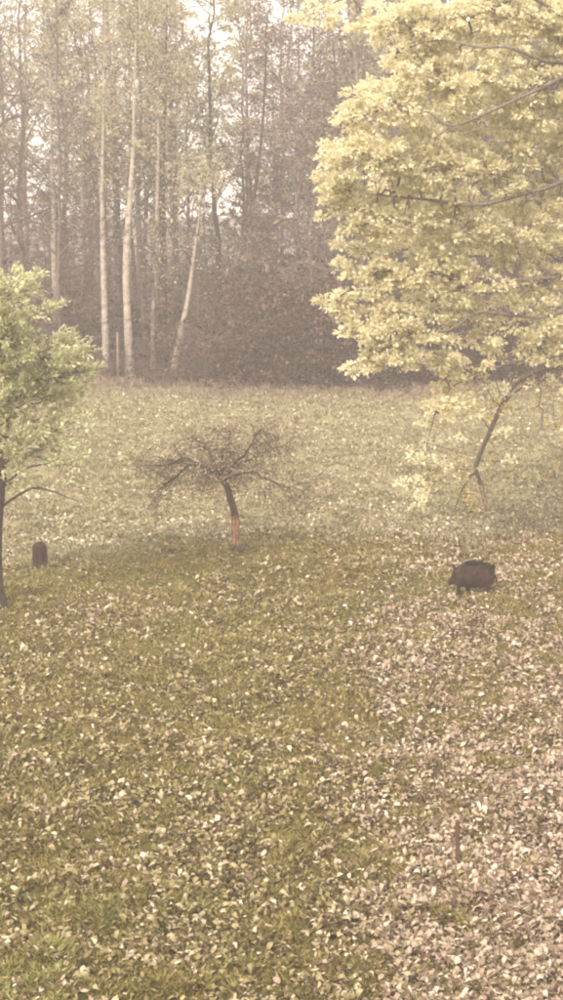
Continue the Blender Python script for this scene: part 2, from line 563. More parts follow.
# ------------------------------------------------------------------ the yellow oak
def build_oak():
    rng = np.random.RandomState(11)
    T = on(650, 560)
    root = thing('oak_tree', 'spreading oak in pale yellow leaf with boughs hanging over the meadow', 'tree', T)
    Yt = T[1]
    wood, limbs = MB(), MB()
    tk = spline([T - T, (0.1, 0, 1.2), (0.0, 0.1, 3.2), (-0.2, 0.0, 6.0), (0.1, 0.1, 9.5), (0.0, 0.0, 13.5)], 22)
    tr = np.interp(np.linspace(0, 1, 22), [0, 0.06, 0.2, 0.5, 0.8, 1], [0.75, 0.52, 0.44, 0.36, 0.2, 0.06])
    wood.tube(tk, tr, 12)
    wood.build('trunk', M['oak_bark'], root)
    trunk_at = lambda z: tk[np.argmin(np.abs(tk[:, 2] - z))]
    # limbs: pixel paths, given real depth
    def L(pts, r0, r1, n=16):
        P = spline([p - T if not isinstance(p, str) else p for p in pts], n)
        lm = MB()
        lm.tube(P, np.linspace(r0 * .45, r1 * .7, n) * (1 + 0.1 * rng.randn(n)), 7)
        lm.build('limb', M['oak_bark'], root)
        return P
    tw = lambda z: trunk_at(z) + T
    paths = [
        L([tw(7.8), at(600, 50, Yt - 2.2), at(563, 77, Yt - 3), at(515, 100, Yt - 3.6), at(480, 116, Yt - 3.8), at(450, 126, Yt - 4), at(428, 112, Yt - 4), at(395, 104, Yt - 3.8)], 0.12, 0.02, 22),
        L([at(452, 125, Yt - 4), at(436, 137, Yt - 4.1), at(405, 152, Yt - 4.2), at(372, 168, Yt - 4.0)], 0.035, 0.012),
        L([tw(9.2), at(590, 80, Yt - 2), at(540, 60, Yt - 3), at(510, 48, Yt - 3.4), at(478, 47, Yt - 3.6), at(440, 40, Yt - 3.6), at(398, 50, Yt - 3.2)], 0.11, 0.02, 20),
        L([tw(10.2), at(570, -30, Yt - 1), at(512, 0, Yt - 2.6), at(480, 14, Yt - 3), at(445, 28, Yt - 3.1), at(415, 34, Yt - 3)], 0.10, 0.02),
        L([tw(9.8), at(600, 40, Yt - 2), at(563, 16, Yt - 2.6), at(530, -4, Yt - 2.7), at(480, -30, Yt - 2.4), at(400, -30, Yt - 1), at(330, 5, Yt + 0.5), at(305, 12, Yt + 0.8)], 0.13, 0.015, 22),
        L([tw(6.0), at(590, 190, Yt - 1.5), at(540, 190, Yt - 2.6), at(480, 205, Yt - 3), at(430, 200, Yt - 3), at(380, 195, Yt - 2.6), at(340, 190, Yt - 2.2)], 0.15, 0.02, 20),
        L([tw(5.0), at(590, 265, Yt - 1), at(563, 276, Yt - 1.6), at(520, 280, Yt - 2), at(470, 282, Yt - 2.2), at(420, 270, Yt - 2.2), at(375, 275, Yt - 2), at(335, 300, Yt - 1.8)], 0.14, 0.02, 22),
        L([tw(4.0), at(600, 310, Yt - 1), at(540, 318, Yt - 1.8), at(480, 312, Yt - 2.2), at(450, 330, Yt - 2.4), at(410, 335, Yt - 2.4), at(375, 355, Yt - 2.2), at(350, 366, Yt - 2)], 0.12, 0.015, 22),
        L([tw(3.0), at(600, 350, Yt - 0.6), at(540, 358, Yt - 1.2), at(480, 372, Yt - 1.6), at(445, 395, Yt - 1.8), at(428, 440, Yt - 1.9), at(416, 505, Yt - 1.9)], 0.08, 0.01, 20),
        L([tw(6.8), at(600, 130, Yt + 1.5), at(520, 150, Yt + 2.2), at(440, 230, Yt + 2.4), at(390, 235, Yt + 2.4)], 0.12, 0.02, 18),
        L([tw(8.6), at(600, 30, Yt + 1.5), at(500, 40, Yt + 2.4), at(420, 70, Yt + 2.6), at(360, 120, Yt + 2)], 0.12, 0.02, 18),
    ]
    allp = np.concatenate(paths)
    # boughs: centre px, radii px, number density, depth offset
    B = [(318, 12, 36, 15, .6, .8), (372, 26, 24, 18, .7, 0), (425, 30, 50, 34, 1, -3), (500, 14, 60, 34, 1, -2.6), (566, 30, 55, 48, 1, -2),
         (352, 118, 20, 16, 1, -3), (390, 104, 42, 24, 1, -3.6), (455, 84, 58, 34, 1, -3.2), (530, 96, 58, 44, 1, -2.4), (590, 130, 45, 60, 1, -1.5),
         (340, 185, 25, 26, 1.2, -2.4), (368, 160, 40, 26, 1.1, -3.6), (422, 164, 50, 32, 1, -3), (490, 172, 58, 38, .8, -2.4), (555, 205, 52, 46, .7, -1.5),
         (352, 214, 32, 18, 1.1, -2.2), (400, 222, 46, 24, .9, -2.6), (455, 232, 52, 28, .8, -2.4), (515, 232, 44, 24, .7, -1.8),
         (336, 303, 20, 14, 1.2, -1.8), (352, 262, 16, 12, .6, -1.8), (378, 282, 36, 20, 1.1, -2), (420, 270, 40, 24, .9, -2.2), (470, 284, 46, 24, .7, -2), (535, 286, 52, 30, .6, -1.4),
         (366, 330, 30, 18, 1.1, -2), (405, 322, 38, 22, 1, -2.2), (392, 356, 26, 16, 1.1, -2.2), (350, 367, 9, 6, 1.3, -2), (372, 366, 12, 7, 1.2, -2.1),
         (470, 330, 44, 22, .55, -1.8), (535, 332, 50, 26, .6, -1.2), (585, 320, 40, 40, .7, -.6), (430, 352, 30, 18, .8, -2.2),
         (462, 366, 30, 16, .7, -1.6), (520, 350, 40, 14, .5, -1.2), (565, 352, 34, 14, .4, -.8), (440, 398, 30, 20, .5, -1.8), (430, 440, 32, 30, .22, -1.9), (416, 488, 16, 30, .35, -1.9), (448, 418, 30, 26, .3, -1.7), (500, 395, 34, 16, .16, -1.4), (545, 392, 34, 22, .2, -1), (535, 440, 40, 30, .09, -1),
         (420, 135, 60, 20, .4, -1.5), (400, 195, 60, 20, .4, -1.5), (450, 255, 70, 22, .4, -1.2), (530, 250, 60, 25, .35, -.8), (368, 250, 30, 12, .9, -1.6),
         (500, 120, 60, 30, .35, -1.2), (430, 305, 60, 16, .35, -1.2), (390, 75, 30, 14, .5, -2.6), (460, 50, 70, 24, .35, -1.5), (345, 150, 22, 14, .9, -2.4), (420, 90, 50, 40, .6, 2.4), (390, 220, 40, 40, .6, 2.3), (500, 60, 70, 50, .6, 2.3), (470, 200, 70, 50, .5, 2.4)]
    cr = MB()
    tw_mb = limbs
    npx = 0
    for (cx, cyy, rx, ry, den, dY) in B:
        c = at(cx, cyy, Yt + dY) - T
        sc = (Yt + dY) / F * 1.02
        RX, RZ = rx * sc, ry * sc
        n = max(4, int(rx * ry * math.pi / 105 * den * 1.5))
        k = np.argmin(np.linalg.norm(allp - c, axis=1))
        if np.linalg.norm(allp[k] - c) > 0.25:
            P = wiggle(rng, allp[k], c, 7, 0.35)
            tw_mb.tube(P, np.linspace(0.03, 0.014, 7), 5)
        for q in range(n):
            v = unit(rng.randn(3)) * rng.rand() ** 0.4 * (1.0 if rng.rand() < .82 else 1.22)
            p = c + v * np.array([RX, max(0.7, 0.7 * (RX + RZ) / 2), RZ])
            rad = 0.13 + 0.13 * rng.rand()
            nl = int((30 + 34 * rng.rand()) * (0.5 if den < 0.3 else 1))
            cluster(cr, rng, p, rad, nl, 0.115, 0.66, out=unit(p - c) * 0.4, flat=0.75, up=0.8, droop=0.15)
            a = allp[np.argmin(np.linalg.norm(allp - p, axis=1))] if rng.rand() < 0.35 else c + v * np.array([RX, RX, RZ]) * 0.3
            tw_mb.tube(wiggle(rng, a, p, 4, 0.4, 0.05), np.array([0.012, 0.009, 0.007, 0.004]), 3, False)
            npx += nl
    print('oak leaves', npx)
    tag(limbs.build('twigs', M['oak_bark'], root), kind='stuff')
    o = cr.build('crown', M['oak_leaf'], root, smooth=False)
    return root
build_oak()

# ------------------------------------------------------------------ the pale green tree
def build_green_tree():
    rng = np.random.RandomState(5)
    T = on(-3, 603)
    root = thing('feathery_tree', 'pale green feathery tree with a dark leaning trunk beside the stump', 'tree', T)
    Yt = T[1]
    wood, limbs, cr = MB(), MB(), MB()
    tk = spline([T - T, at(-3, 560, Yt) - T, at(-1, 520, Yt) - T, at(4, 470, Yt) - T, at(7, 420, Yt) - T, at(8, 370, Yt) - T, at(2, 310, Yt) - T, at(-4, 265, Yt) - T], 24)
    tk[:, 0] -= .06
    tk[0] = (0, 0, -0.1)
    wood.tube(tk, np.interp(np.linspace(0, 1, 24), [0, .06, .15, .5, 1], [0.27, 0.20, 0.165, 0.11, 0.02]), 10)
    wood.build('trunk', M['dark_bark'], root)
    b = spline([at(3, 505, Yt) - T, at(20, 494, Yt - .4) - T, at(34, 488, Yt - .7) - T, at(52, 491, Yt - .9) - T, at(64, 496, Yt - 1) - T, at(78, 501, Yt - 1.1) - T], 12)
    lm = MB()
    lm.tube(b, np.linspace(0.035, 0.008, 12), 5)
    lm.build('branch', M['dark_bark'], root)
    # boughs: centre px, radii px, density
    B = [(0, 290, 26, 15, 1.3), (28, 290, 16, 13, 1.4), (46, 311, 15, 5, 1.1), (5, 316, 32, 13, .7), (22, 336, 26, 14, .6),
         (66, 344, 14, 9, 1.5), (80, 357, 12, 7, 1.3), (88, 372, 10, 6, 1.2), (45, 359, 34, 11, 1.1), (60, 377, 34, 11, 1.1),
         (12, 372, 26, 14, 1.0), (22, 397, 42, 12, 1.3), (68, 399, 26, 13, .8), (30, 424, 34, 15, .55), (70, 430, 24, 18, .4),
         (40, 455, 40, 16, .4), (18, 482, 22, 10, .28), (72, 466, 20, 18, .22), (12, 335, 22, 40, 1), (14, 395, 20, 34, 1), (16, 440, 20, 26, .5), (30, 448, 30, 26, .35), (-34, 300, 34, 24, 1), (-45, 350, 44, 30, 1), (-48, 410, 44, 30, .9), (-40, 460, 40, 20, .5)]
    n_l = 0
    for (cx, cyy, rx, ry, den) in B:
        dY = rng.uniform(-.9, .3)
        c = at(cx - 9, cyy, Yt + dY) - T
        sc = Yt / F * 1.03
        RX, RZ = rx * sc, ry * sc
        k = np.argmin(np.abs(tk[:, 2] - max(1.7, c[2] - .25 - .25 * abs(c[0]))))
        P = wiggle(rng, tk[k], c, 8, 0.3, 0.08)
        lm = MB()
        lm.tube(P, np.linspace(0.03, 0.010, 8), 5)
        lm.build('branch', M['dark_bark'], root)
        n = max(6, int(rx * ry * math.pi / 70 * den * 1.9))
        for q in range(n):
            v = unit(rng.randn(3)) * rng.rand() ** 0.4
            p = c + v * np.array([RX, max(.5, .6 * RX), RZ])
            out = unit(np.array([p[0] - tk[k][0], (p[1] - tk[k][1]) * .8, 0.0]) + rng.randn(3) * .35 + np.array([0, 0, .45]))
            ln = 0.22 + 0.22 * rng.rand()
            a0 = c + v * np.array([RX, RX, RZ]) * .25
            limbs.tube(wiggle(rng, a0, p, 4, .3), np.array([.010, .008, .006, .004]), 3, False)
            limbs.tube(np.array([p, p + out * ln * .5, p + out * ln]), np.array([.005, .004, .003]), 3, False)
            m = 26
            tt = rng.rand(m)
            wv = .075 * (1 - .6 * tt)[:, None]
            pos = p + out * (ln * 1.2 * tt)[:, None] + rng.randn(m, 3) * wv * np.array([1, 1, .5])
            dd = out + rng.randn(m, 3) * .5
            nr = rng.randn(m, 3) * .35 + np.array([0, 0, 1.0]) - out * .2
            Ls = .09 + .06 * rng.rand(m)
            cr.leaves(pos, dd, nr, Ls, Ls * .45, .2)
            n_l += m
    print('green leaves', n_l)
    tag(limbs.build('twigs', M['dark_bark'], root), kind='stuff')
    cr.build('crown', M['green_leaf'], root, smooth=False)
build_green_tree()

# ------------------------------------------------------------------ small fruit trees
def sprout(mb, rng, a, d, ln, r, lvl, tips, spread=0.9, up=0.15, n=5):
    d = unit(d)
    pts = [np.asarray(a, float)]
    dd = d.copy()
    for k in range(n):
        dd = unit(dd + rng.randn(3) * 0.22 + np.array([0, 0, up * 0.4]))
        pts.append(pts[-1] + dd * ln / n)
    pts = np.array(pts)
    mb.tube(pts, np.linspace(r, r * 0.45, n + 1), 4 if lvl > 0 else 3, False)
    tips.append(pts[-1])
    if lvl > 0:
        for q in range(rng.randint(3, 6)):
            k = rng.randint(1, n + 1)
            nd = unit(dd * 0.6 + rng.randn(3) * spread * np.array([1, 1, 0.6]) + np.array([0, 0, up]))
            sprout(mb, rng, pts[k], nd, ln * (0.5 + 0.3 * rng.rand()), r * 0.5, lvl - 1, tips, spread, up, max(3, n - 1))

def build_fruit_tree():
    rng = np.random.RandomState(3)
    T = on(237, 552)
    root = thing('fruit_tree', 'small leaning bare fruit tree with a pinkish lower trunk on the open meadow', 'tree', T)
    Yt = T[1]
    A = lambda px, py, dy=0.0: at(px, py, Yt + dy) - T
    tk = spline([A(237, 554), A(236, 535), A(235, 515), A(231, 500), A(227, 487), A(221, 477)], 16)
    wood = MB()
    wood.tube(tk, np.interp(np.linspace(0, 1, 16), [0, .05, .12, .5, 1], [0.21, 0.15, 0.112, 0.09, 0.072]), 9)
    wood.build('trunk', M['dark_bark'], root)
    gd = MB()
    gt = spline([A(237, 548), A(236, 535), A(235, 515)], 8)
    gw = np.linspace(.124, .104, 8)[:, None] * np.ones((8, 10)) * (1 + .035 * rng.randn(8, 10))
    gd.tube(gt, gw, 10)
    gd.v[0].reshape(8, 10, 3)[-1, :, 2] += rng.randn(10) * .06
    gd.build('trunk_guard', M['pink_guard'], root)
    br, lf, tips = MB(), MB(), []
    limbs = [([A(222, 478), A(210, 470, -.2), A(196, 464, -.4), A(182, 470, -.5), A(170, 482, -.5), A(158, 492, -.4)], .055),
             ([A(222, 478), A(233, 468, .2), A(243, 455, .3), A(254, 440, .3), A(262, 428, .3)], .06),
             ([A(224, 480), A(238, 474, -.3), A(255, 473, -.6), A(270, 479, -.8), A(288, 487, -.9), A(302, 489, -1)], .045),
             ([A(221, 477), A(215, 462, .4), A(206, 448, .6), A(196, 438, .7)], .045),
             ([A(221, 477), A(222, 460, -.5), A(226, 445, -.9), A(232, 432, -1.1)], .04),
             ([A(200, 466, -.4), A(188, 458, -.2), A(172, 462, 0), A(152, 470, .1)], .035),
             ([A(236, 466, .2), A(252, 458, .6), A(266, 450, .8), A(280, 446, .9)], .035),
             ([A(221, 477), A(226, 468, 1), A(238, 462, 1.7)], .04), ([A(221, 477), A(216, 470, -1), A(205, 468, -1.6)], .04)]
    for pts, r in limbs:
        P = spline(pts, 11)
        P[1:] += rng.randn(10, 3) * 0.025
        lm = MB()
        lm.tube(P, np.linspace(r * .95, r * 0.25, 11), 6)
        lm.build('branch', M['dark_bark'], root)
        for k in range(2, 11):
            for q in range(3 if k > 3 else 1):
                dd = unit(P[k] - P[k - 1]) * 0.5 + rng.randn(3) * np.array([.9, .9, .6]) + np.array([0, 0, rng.choice([.2, -.4])])
                sprout(br, rng, P[k], dd, 0.26 + 0.40 * rng.rand(), 0.0105, 1 + (rng.rand() < .3), tips, 0.9, rng.choice([.1, -.25]), 5)
    tag(br.build('twigs', M['twig_bark'], root), kind='stuff')
    tips = np.array(tips)
    tips = tips[rng.rand(len(tips)) < 0.85]
    for p in tips:
        m = rng.randint(1, 3) if rng.rand() < .8 else rng.randint(6, 12)
        pos = p + rng.randn(m, 3) * 0.06
        lf.leaves(pos, rng.randn(m, 3) + np.array([0, 0, -.3]), rng.randn(m, 3) + np.array([0, 0, .6]), 0.05 + .04 * rng.rand(m), 0.035 + .02 * rng.rand(m), .2)
    lf.build('crown', M['fruit_leaf'], root, smooth=False)

    # second one, arching under the oak
    rng = np.random.RandomState(8)
    T = on(487, 516)
    root = thing('fruit_tree', 'arching young tree with a pale trunk bending up into the oak boughs', 'tree', T)
    Yt = T[1]
    A = lambda px, py, dy=0.0: at(px, py, Yt + dy) - T
    wood = MB()
    tk = spline([A(487, 518), A(485, 500), A(482, 487), A(478, 476), A(476, 467), A(483, 448), A(493, 425), A(503, 403), A(516, 384), A(536, 372), A(563, 365), A(600, 350)], 34)
    wood.tube(tk, np.interp(np.linspace(0, 1, 34), [0, .3, .6, 1], [0.075, 0.065, 0.07, 0.04]), 8)
    wood.build('trunk', M['twig_bark'], root)
    gd = MB()
    gt = spline([A(487, 514), A(485, 500), A(481, 484)], 6)
    gd.tube(gt, np.full(6, 0.082), 9)
    gd.build('trunk_guard', M['pale_guard'], root)
    br, lf, tips = MB(), MB(), []
    lims = [([A(478, 470), A(468, 480, -.2), A(461, 494, -.3), A(455, 512, -.3)], .036),
            ([A(476, 468), A(464, 470, -.3), A(450, 474, -.5), A(430, 488, -.5)], .016),
            ([A(490, 430), A(470, 405, -.3), A(448, 402, -.5), A(434, 392, -.6)], .018),
            ([A(488, 436, .1), A(500, 410, .4), A(518, 388, .5), A(548, 378, .6)], .042),
            ([A(500, 408), A(488, 390, -.3), A(478, 370, -.5)], .02),
            ([A(540, 372), A(550, 395, -.3), A(556, 430, -.5)], .014),
            ([A(480, 460), A(500, 462, -.4), A(530, 470, -.8), A(556, 478, -1)], .012)]
    for pts, r in lims:
        P = spline(pts, 10)
        P[1:] += rng.randn(9, 3) * 0.02
        lm = MB()
        lm.tube(P, np.linspace(r, r * 0.35, 10), 5)
        lm.build('branch', M['dark_bark'], root)
        for k in range(2, 10):
            sprout(br, rng, P[k], rng.randn(3) + np.array([0, 0, -.1]), 0.25 + 0.3 * rng.rand(), 0.008, 1, tips, 0.8, 0, 4)
    tag(br.build('twigs', M['twig_bark'], root), kind='stuff')
    for p in np.array(tips):
        if rng.rand() < 0.7:
            m = rng.randint(2, 6)
            pos = p + rng.randn(m, 3) * 0.07
            lf.leaves(pos, rng.randn(m, 3) + np.array([0, 0, -.3]), rng.randn(m, 3) * .6 + np.array([0, 0, .9]), 0.08 + .05 * rng.rand(m), 0.055 + .02 * rng.rand(m), .2)
    lf.build('crown', M['yellow_leaf'], root, smooth=False)
build_fruit_tree()

# ------------------------------------------------------------------ pig, stump, stake, posts
def build_pig():
    rng = np.random.RandomState(2)
    T = on(472, 597)
    mb = MB()
    def chain(st, sides=14):
        # st: (x, y, z, ry, rz): elliptical rings along the chain
        P = np.array([s[:3] for s in st], float)
        n = len(P)
        a = np.arange(sides) * 2 * math.pi / sides
        horiz = abs(P[-1, 0] - P[0, 0]) > abs(P[-1, 2] - P[0, 2])
        vv = []
        for s in st:
            if horiz:
                vv.append(np.stack([np.full(sides, s[0]), s[1] + s[3] * np.cos(a), s[2] + s[4] * np.sin(a)], -1))
            else:
                vv.append(np.stack([s[0] + s[4] * np.cos(a), s[1] + s[3] * np.sin(a), np.full(sides, s[2])], -1))
        vv = np.concatenate(vv)
        mb.v.append(np.concatenate([vv, [P[0]], [P[-1]]]))
        b = mb.n
        q = []
        for i in range(n - 1):
            for k in range(sides):
                k2 = (k + 1) % sides
                q.append([b + i * sides + k, b + i * sides + k2, b + (i + 1) * sides + k2, b + (i + 1) * sides + k])
        mb.f4.append(np.array(q))
        e0, e1 = b + n * sides, b + n * sides + 1
        mb.f3.append(np.array([[e0, b + (k + 1) % sides, b + k] for k in range(sides)] + [[e1, b + (n - 1) * sides + k, b + (n - 1) * sides + (k + 1) % sides] for k in range(sides)]))
        mb.n += n * sides + 2
    # body, head to the left (-x), lowered
    chain([(0.535, 0, .50, .03, .04), (0.51, 0, .50, .12, .14), (0.44, 0, .50, .20, .22), (0.30, 0, .51, .24, .27), (0.12, 0, .50, .255, .285),
           (-0.06, 0, .50, .25, .29), (-0.20, 0, .51, .235, .28), (-0.31, 0, .50, .21, .25), (-0.40, 0, .475, .175, .205), (-0.465, 0, .43, .13, .155),
           (-0.515, 0, .375, .09, .105), (-0.56, 0, .335, .062, .07), (-0.58, 0, .325, .052, .056)])
    for (x, y) in ((-0.10, .13), (-0.32, -.13)):
        chain([(x, y, .48, .10, .12), (x, y, .34, .075, .085), (x - .01, y, .22, .05, .058), (x, y, .12, .042, .046), (x - .01, y, .03, .045, .055), (x - .015, y, -.02, .045, .06)], 10)
    for (x, y) in ((0.33, -.14), (0.38, .13)):
        chain([(x, y, .50, .12, .15), (x - .02, y, .36, .085, .11), (x + .02, y, .24, .052, .062), (x + .035, y, .17, .045, .05), (x + .01, y, .09, .042, .044), (x, y, .03, .045, .052), (x - .01, y, -.02, .045, .058)], 10)
    # ears and tail are part of the one body
    for y in (-.10, .10):
        chain([(-.40, y, .56, .06, .06), (-.44, y * 1.2, .66, .05, .04), (-.475, y * 1.3, .71, .035, .028), (-.487, y * 1.35, .735, .016, .016)], 8)
    chain([(.53, 0, .56, .016, .016), (.57, .01, .50, .014, .016), (.585, .02, .42, .012, .016), (.58, .03, .34, .014, .016)], 6)
    me = mb.mesh('pig', M['hide'])
    o = bpy.data.objects.new('pig', me)
    C.objects.link(o)
    o.location = (T[0], T[1], T[2] + .02)
    o.rotation_euler = (0, 0, R(-6))
    o.scale = (0.94, 0.94, 1.02)
    rm = o.modifiers.new('remesh', 'REMESH'); rm.mode = 'VOXEL'; rm.voxel_size = 0.016; rm.use_smooth_shade = True
    sm = o.modifiers.new('smooth', 'SMOOTH'); sm.iterations = 5; sm.factor = 0.5
    tx = bpy.data.textures.new('hide_lumps', 'CLOUDS'); tx.noise_scale = .16
    dm = o.modifiers.new('lumps', 'DISPLACE'); dm.texture = tx; dm.strength = .07; dm.mid_level = .5
    tag(o, 'dark brown pig standing in the fallen leaves with its head lowered', 'pig')
    hb = MB()
    n = 1100
    x = rng.uniform(-.42, .5, n)
    th = rng.randn(n) * .5
    zt = np.interp(x, [-.45, -.31, -.2, .12, .44, .51], [.40, .66, .775, .775, .70, .62])
    zc = .50
    x = np.maximum(x, -.33)
    p = np.stack([x, np.sin(th) * .17, zc + (zt - zc) * np.cos(th * .8) - .01], -1)
    dd = np.stack([np.full(n, .8) + rng.randn(n) * .3, np.sin(th) + rng.randn(n) * .2, np.full(n, .7)], -1)
    hb.leaves(p, dd, rng.randn(n, 3), .07 + .08 * rng.rand(n), np.full(n, .011), 0)
    h = hb.build('bristles', M['bristle'], o, smooth=False)
build_pig()

def build_stump():
    rng = np.random.RandomState(4)
    T = on(41, 569)
    n = 20
    zz = np.array([-.06, 0, .05, .12, .25, .4, .52, .58, .62, .645, .655])
    rr = np.array([.22, .205, .19, .18, .172, .17, .165, .15, .115, .06, .01])
    a = np.arange(n) * 2 * math.pi / n
    flute = 1 + .07 * np.sin(a * 5 + .6) + .05 * np.sin(a * 8 + 2)
    mb = MB()
    pts = np.stack([-.02 * zz / .6, 0 * zz, zz], -1)
    mb.tube(pts, rr[:, None] * (flute[None, :] * np.ones((len(zz), 1)) * (1 + .03 * rng.randn(len(zz), n))), n)
    o = mb.build('tree_stump', M['stump_wood'])
    o.location = T
    tag(o, 'short dark round-topped stump standing in the grass near the pale green tree', 'stump')
build_stump()

def post(name, px, py, h, r, mat, lean, label, cat, sides=7, group=None):
    T = on(px, py)
    mb = MB()
    z = np.array([-.15, 0, h * .3, h * .6, h * .9, h])
    rng = np.random.RandomState(int(px))
    p = np.stack([lean * z, rng.randn(6) * .004, z], -1)
    mb.tube(p, r * np.array([1, 1, .97, .95, .93, .85]) * (1 + .05 * rng.randn(6)), sides)
    o = mb.build(name, mat, smooth=False)
    o.location = T
    return tag(o, label, cat, group)
post('wooden_stake', 458, 865, 0.70, 0.038, M['stake_wood'], -0.03, 'short brown wooden stake sticking up out of the fallen leaves', 'stake')
post('fence_post', 118, 381, 2.15, 0.062, M['post_wood'], 0.01, 'pale wooden post at the wood edge between two white birches', 'post', 8, 'posts along the wood edge')
post('fence_post', 231, 380, 2.5, 0.05, M['post_wood'], -0.01, 'thin post at the wood edge in front of the leafy shrubs', 'post', 8, 'posts along the wood edge')

# ------------------------------------------------------------------ the wood
def tree_proto(name, seed, H, r0, n1, style, bark, leafmat, nleaf, lean=(0, 0), first=0.25, gap_leaf=1.0):
    """a forest tree: trunk, branches, crown; base at the origin"""
    rng = np.random.RandomState(seed)
    root = bpy.data.objects.new(name, None)
    C.objects.link(root)
    n = 16
    z = np.linspace(0, 1, n)
    off = np.cumsum(rng.randn(n, 2) * 0.09, axis=0)
    off -= off[0]
    P = np.stack([off[:, 0] + lean[0] * z * H, off[:, 1] + lean[1] * z * H, z * H - .1], -1)
    tr = np.interp(z, [0, .03, .5, 1], [r0 * 1.35, r0, r0 * .6, .02])
    mb = MB()
    mb.tube(P, tr, 8)
    mb.build('trunk', bark, root)
    br, tips = MB(), []
    for k in range(n1):
        u = first + (0.97 - first) * (k + rng.rand()) / n1
        fi = u * (n - 1)
        i0 = min(int(fi), n - 2)
        p = P[i0] + (P[i0 + 1] - P[i0]) * (fi - i0)
        az = rng.rand() * 6.283
        rise = {'bare': 0.9, 'dense': 0.35, 'birch': 1.0}[style] * (0.6 + .6 * rng.rand())
        d = np.array([math.cos(az), math.sin(az), rise])
        ln = (1 - u * .75) * H * (0.27 if style != 'dense' else .24) * (.6 + .6 * rng.rand())
        rb = max(.012, np.interp(u, z, tr) * .42)
        sprout(br, rng, p, d, ln, max(rb, .03), 2, tips, .75, .12 if style != 'dense' else 0, 6)
    tag(br.build('branches', M['wood_bark'], root), kind='stuff')
    tips = np.array(tips)
    if nleaf:
        lf = MB()
        m = 16
        sel = tips[rng.permutation(len(tips))[:max(1, nleaf // m)]]
        for p in sel:
            cluster(lf, rng, p, .2 + .25 * rng.rand(), m, .19, .7, flat=.7, up=.6)
        lf.build('crown', leafmat, root, smooth=False)
    return root

protos = {}
rng = np.random.RandomState(40)
bare = [tree_proto('bare_tree', 100 + k, 19 + k * 1.2, .13 + .025 * k, 24, 'bare', M['wood_bark'], M['wood_leaf'], 450, (rng.randn() * .02, 0), .22) for k in range(4)]
pale = [tree_proto('pale_leaved_tree', 120 + k, 18 + k, .12 + .03 * k, 20, 'bare', M['wood_bark'], M['pale_leaf'], 2900, (rng.randn() * .02, 0), .3) for k in range(3)]
dense = [tree_proto('brown_leaved_tree', 140 + k, 15 + k * 1.5, .14, 36, 'dense', M['wood_bark'], M['wood_leaf'], 3600, (0, 0), .06) for k in range(3)]
LB = {'bare_tree': ('slender bare tree', 'bare trees in the wood'),
      'pale_leaved_tree': ('tall pale-leaved tree', 'pale-leaved trees in the wood'),
      'brown_leaved_tree': ('twiggy brown-leaved tree', 'brown-leaved trees in the wood')}
used = {}
def where(x, y, lo, hi):
    sx = screen_x(x, y)
    back = 'front rows' if y < 82 else 'hazy depth'
    if sx < 95: return 'in the %s of the wood behind the green tree' % back
    if sx < 215: return 'in the %s of the wood among the birches' % back
    if sx < 340: return 'in the %s of the wood above the thicket' % back
    return 'in the %s of the wood behind the oak boughs' % back
def plant(kind, variants, x, y, sc=None):
    p = variants[rng.randint(len(variants))]
    label, group = LB[kind]
    wh = where(x, y, 0, 0)
    label, group = label + ' ' + wh, group.replace(' in the wood', ' ' + wh)
    loc = (x, y, float(terrain(x, y)))
    s = sc or (0.85 + .3 * rng.rand())
    if p.name not in used:
        used[p.name] = True
        p.location = loc
        p.rotation_euler = (0, 0, rng.rand() * 6.283)
        p.scale = (s, s, s)
        tag(p, label, 'tree', group)
        return p
    return copy_thing(p, loc, rng.rand() * 6.283, s, label, group)
placed = []
def free(x, y, dmin):
    for (a, b) in placed:
        if (a - x) ** 2 + (b - y) ** 2 < dmin * dmin:
            return False
    placed.append((x, y))
    return True
def lit_window(sx):
    return sx < 45 or 95 < sx < 140 or 160 < sx < 262
for k in range(1700):
    y = 73.5 + 34 * rng.rand() ** 1.25
    x = (rng.rand() * 2 - 1) * (y * .185 + 3)
    sx = screen_x(x, y)
    r = rng.rand()
    if sx > 262:
        if not free(x, y, 2.5): continue
        if r < .45: plant('brown_leaved_tree', dense, x, y)
        elif r < .85: plant('bare_tree', bare, x, y)
        else: plant('pale_leaved_tree', pale, x, y)
    else:
        if y > 100: continue
        if r < .52:
            if not free(x, y, 2.0): continue
            plant('brown_leaved_tree', dense, x, y, .36 + .16 * rng.rand())
        else:
            if not free(x, y, 2.3 if lit_window(sx) else 1.9): continue
            if r < (.80 if lit_window(sx) else .66): plant('bare_tree', bare, x, y)
            else: plant('pale_leaved_tree', pale, x, y)
print('wood trees', len(placed))

